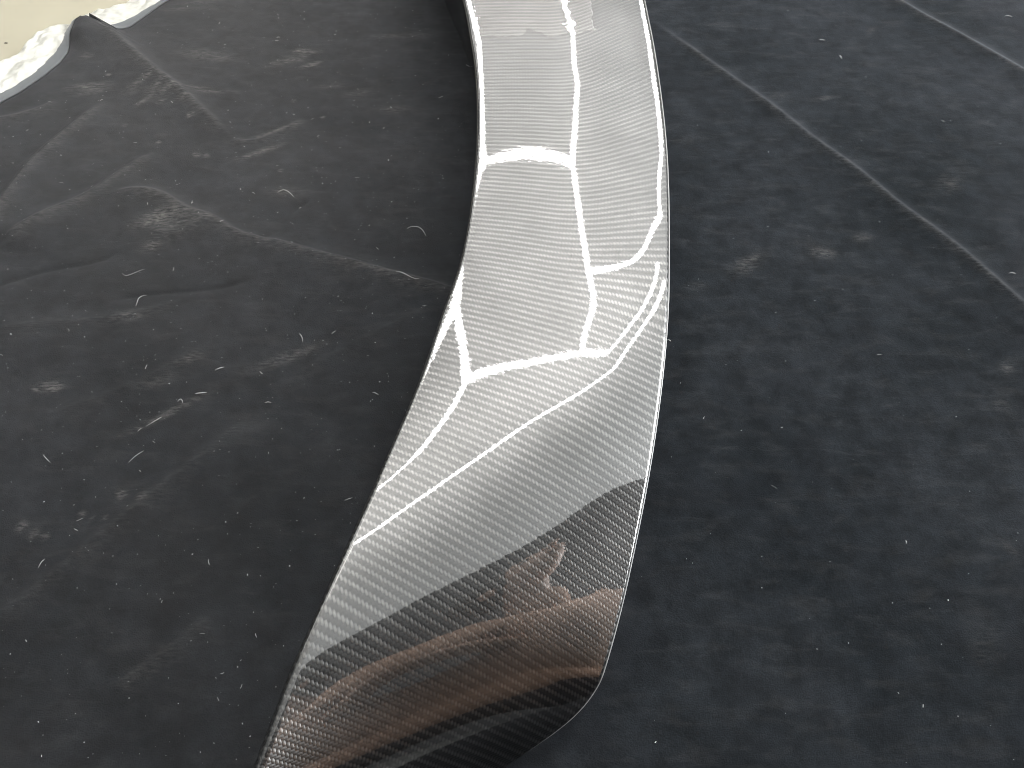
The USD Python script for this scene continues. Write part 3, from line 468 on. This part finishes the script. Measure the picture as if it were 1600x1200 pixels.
def hanger(parent, x, y):
    c = trimesh.creation.cylinder(.0015, CEIL - LAMP_Z - .008, sections=8); c.apply_translation([x, y, (CEIL - LAMP_Z) / 2 + .004]); obj('hanger', c, 'aluminium', parent)
for e in [A_, B_, D_, E_, (.44, 4.1), (-.42, 4.1), (1.36, 4.1), (1.09, 2.75), (-.95, 1.45), (-.9, 1.10), (1.10, 2.1), (-.95, 2.05)]: hanger(lamp, e[0] - HEX_AT[0], e[1] - HEX_AT[1])
# added fill tubes at the sides brighten the ceiling, not mirrored in view
for x, y, lab in [(-2.1, 1.2, 'added fill tube on the far left, nearest the table edge'), (-2.1, 3.0, 'added fill tube on the far left, deeper in the room'),
                  (3.7, 0.4, 'added fill tube on the far right, nearest the table edge'), (3.7, 2.2, 'added fill tube on the far right, second from the table edge'), (3.7, 4.0, 'added fill tube on the far right, deepest in the room')]:
    fit_ = thing('fill_tube', (x, y, LAMP_Z), label=lab, cat='light', group='added fill tubes')
    add_tube(fit_, (0, 0), (0, 1.45), .02); hanger(fit_, 0, .05); hanger(fit_, 0, 1.4)
# added fill light out of view on the right, brightens the ceiling
fill_rect = UsdLux.RectLight.Define(stage, '/World/side_fill_light'); fill_rect.CreateWidthAttr(3.4); fill_rect.CreateHeightAttr(2.3); fill_rect.CreateIntensityAttr(SIDE_FILL); fill_rect.CreateColorAttr(Gf.Vec3f(0.95, 0.98, 1.0))
fill_rect.CreateNormalizeAttr(False)
fill_rect.AddTranslateOp().Set(Gf.Vec3d(5.6, 1.3, .75)); fill_rect.AddRotateXYZOp().Set(Gf.Vec3f(90, 0, 90))

# ------------------------------------------------------------------ the person behind the camera, seen mirrored in the lacquer
def hull(a, ra, b, rb, seg=20):
    return m3.Manifold.batch_hull([m3.Manifold.sphere(ra, seg).translate(tuple(map(float, a))), m3.Manifold.sphere(rb, seg).translate(tuple(map(float, b)))])
def ell(c, r, seg=28): return m3.Manifold.sphere(1.0, seg).scale(tuple(map(float, r))).translate(tuple(map(float, c)))
def chain(pts, seg=20):
    return m3.Manifold.batch_boolean([hull(pts[i][0], pts[i][1], pts[i + 1][0], pts[i + 1][1], seg) for i in range(len(pts) - 1)], m3.OpType.Add)
def union(parts): return m3.Manifold.batch_boolean(parts, m3.OpType.Add)
def soft(man, edge, it=8):
    me = man.refine_to_length(edge).to_mesh(); t = trimesh.Trimesh(np.array(me.vert_properties)[:, :3], np.array(me.tri_verts), process=False)
    t.merge_vertices(); trimesh.smoothing.filter_taubin(t, iterations=it); return t
V3 = lambda *a: np.array(a, float)
PH = EYE - FW * .0115 + RT * .042 - UP * .012                      # the middle of the phone
phone = thing('phone', label='dark phone held level in both hands above the table', cat='phone')
Rm = np.stack([RT, UP, -FW], 1)
def placed(man, at): return man.transform(np.c_[Rm, at].astype(float))
obj('body', placed(rbox((.160, .075, .0085), .004), PH), 'phone_shell', phone, smooth=40)
obj('lens', placed(m3.Manifold.cylinder(.0012, .006, circular_segments=24), EYE - FW * .0071 - FW * .0012 + FW * .0004), 'lens_glass', phone, smooth=40)
X0 = .68                                                            # stands to the right of the camera, bends over the table and reaches across
HIP, SHO, NECK, HEAD = V3(X0 - .10, -.42, .16), V3(X0 + .02, -.14, .645), V3(X0 + .01, -.07, .72), V3(X0 - .02, .02, .84)
fwd = V3(0, .62, -.30); fwd /= np.linalg.norm(fwd)
parts = [ell(HEAD, (.075, .092, .112)), ell(HEAD + V3(0, .03, -.055), (.058, .065, .065)), hull(NECK - V3(0, .02, .02), .056, HEAD - V3(0, .01, .06), .052)]
face = HEAD + V3(0, .085, -.02)
parts += [hull(face + V3(0, -.004, .018), .008, face + V3(0, .016, -.022), .0125), ell(face + V3(0, .003, -.052), (.024, .010, .006)), ell(face + V3(0, .001, -.062), (.022, .010, .006)),
          ell(HEAD + V3(.078, -.005, -.01), (.009, .022, .032)), ell(HEAD + V3(-.078, -.005, -.01), (.009, .022, .032))]
torso = [hull(SHO + V3(-.15, 0, -.01), .062, SHO + V3(.15, 0, -.01), .062), hull(SHO + V3(-.09, .01, -.16), .105, SHO + V3(.09, .01, -.16), .105), hull(HIP + V3(-.07, 0, .12), .105, HIP + V3(.07, 0, .12), .105),
         hull(HIP + V3(-.08, 0, 0), .11, HIP + V3(.08, 0, 0), .11)]
torso_h = m3.Manifold.batch_hull(torso[:2]) + m3.Manifold.batch_hull(torso[1:3]) + m3.Manifold.batch_hull(torso[2:])
parts += [torso_h, hull(NECK, .055, SHO, .075)]
sleeves = []
for s in (-1, 1):
    grip = PH + RT * s * .083 - UP * .012
    sh, el, wr = SHO + V3(s * .185, .005, -.02), None, grip - UP * .075 - FW * .035 + RT * s * .028
    el = (sh + wr) / 2 + V3(.03 + s * .07, -.07, -.16 if s > 0 else -.10)
    palm0, palm1 = wr + (grip - wr) * .30, grip - FW * .016 - UP * .006 + RT * s * .004
    parts += [chain([(sh, .058), (sh + (el - sh) * .5, .049), (el, .041)]), chain([(el, .041), (el + (wr - el) * .3, .043), (wr, .027)]), chain([(wr, .026), (palm0, .028), (palm1, .027)])]
    sleeves.append(chain([(sh, .068), (sh + (el - sh) * .55, .066)]))
    for k in range(4):                                             # four fingers behind and over the edge of the phone
        l = (.9, 1.0, .95, .75)[k]; up = (k - 1.3) * .0185
        b0 = palm1 + UP * (up * .8 + .012) - RT * s * .002; b1 = grip + UP * (up + .014) + RT * s * (.016) + FW * .006; b2 = grip + UP * (up + .015) + RT * s * (-.004) + FW * .0185; b3 = b2 - RT * s * .018 * l - FW * .001
        parts.append(chain([(b0, .0105), (b1, .0095), (b2, .0085), (b3, .0075)], 14))
    th0 = palm1 - RT * s * .006 - UP * .012; th1 = grip - FW * .017 - RT * s * .014 + UP * .008; th2 = grip - FW * .0150 - RT * s * .03 + UP * .026
    parts.append(chain([(th0, .0125), (th1, .0105), (th2, .0085)], 14))
legs = []
for s in (-1, 1):
    h, k, a = HIP + V3(s * .095, 0, -.03), V3(X0 + .04 + s * .11, -.40, -.30), V3(X0 + .04 + s * .12, -.45, -.66)
    legs.append(chain([(h, .092), (k, .062), (k + (a - k) * .35, .060), (a, .043)]))
    parts.append(chain([(h, .080), (k, .052), (k + (a - k) * .35, .050), (a, .034)]))
    parts.append(chain([(a, .034), (a + V3(0, .03, -.05), .036), (a + V3(0, .14, -.068), .026)]))
man = thing('person', label='person in brown t-shirt leaning over the table holding a phone, mirrored in the panel', cat='person')
obj('body', soft(union(parts), .012, 6), 'skin', man, smooth=180)
shirt = union([m3.Manifold.batch_hull([t.scale((1, 1, 1)) for t in torso[:2]]), torso_h, hull(NECK - V3(0, .01, .035), .066, SHO, .085)] + sleeves)
sh_t = soft(shirt, .018, 8); sh_t.vertices += sh_t.vertex_normals * .009; obj('shirt', sh_t, 'shirt_cloth', man, smooth=180)
tr_t = soft(union(legs + [torso[3]]), .02, 8); tr_t.vertices += tr_t.vertex_normals * .006; obj('trousers', tr_t, 'denim', man, smooth=180)
hair = ell(HEAD + V3(0, -.014, .018), (.086, .100, .112)) - ell(HEAD + V3(0, .075, -.05), (.075, .085, .105)) - ell(HEAD + V3(0, .02, -.13), (.12, .11, .085))
ht = soft(hair, .009, 4); ht.vertices += ht.vertex_normals * (meshkit.fbm(ht.vertices * 90, 3, 4) * .004)[:, None]; obj('hair', ht, 'hair', man, smooth=180)
for s in (-1, 1):
    e = face + V3(s * .031, -.012, .014); obj('eye', ell(e, (.0125, .0125, .0115), 20), 'eye_white', man, smooth=60)
    obj('iris', ell(e + V3(0, .0095, -.004), (.0055, .004, .0055), 16), 'iris', man, smooth=60)
    obj('eyebrow', chain([(e + V3(-.016, .010, .018), .0035), (e + V3(0, .014, .022), .004), (e + V3(.016, .010, .018), .0035)], 10), 'hair', man, smooth=60)
    f0 = V3(X0 + .04 + s * .12, -.47, -.725); obj('shoe', soft(chain([(f0 + V3(0, 0, .012), .046), (f0 + V3(0, .09, 0), .040), (f0 + V3(0, .18, -.004), .034)]), .012, 4), 'shoe_rubber', man, smooth=180)
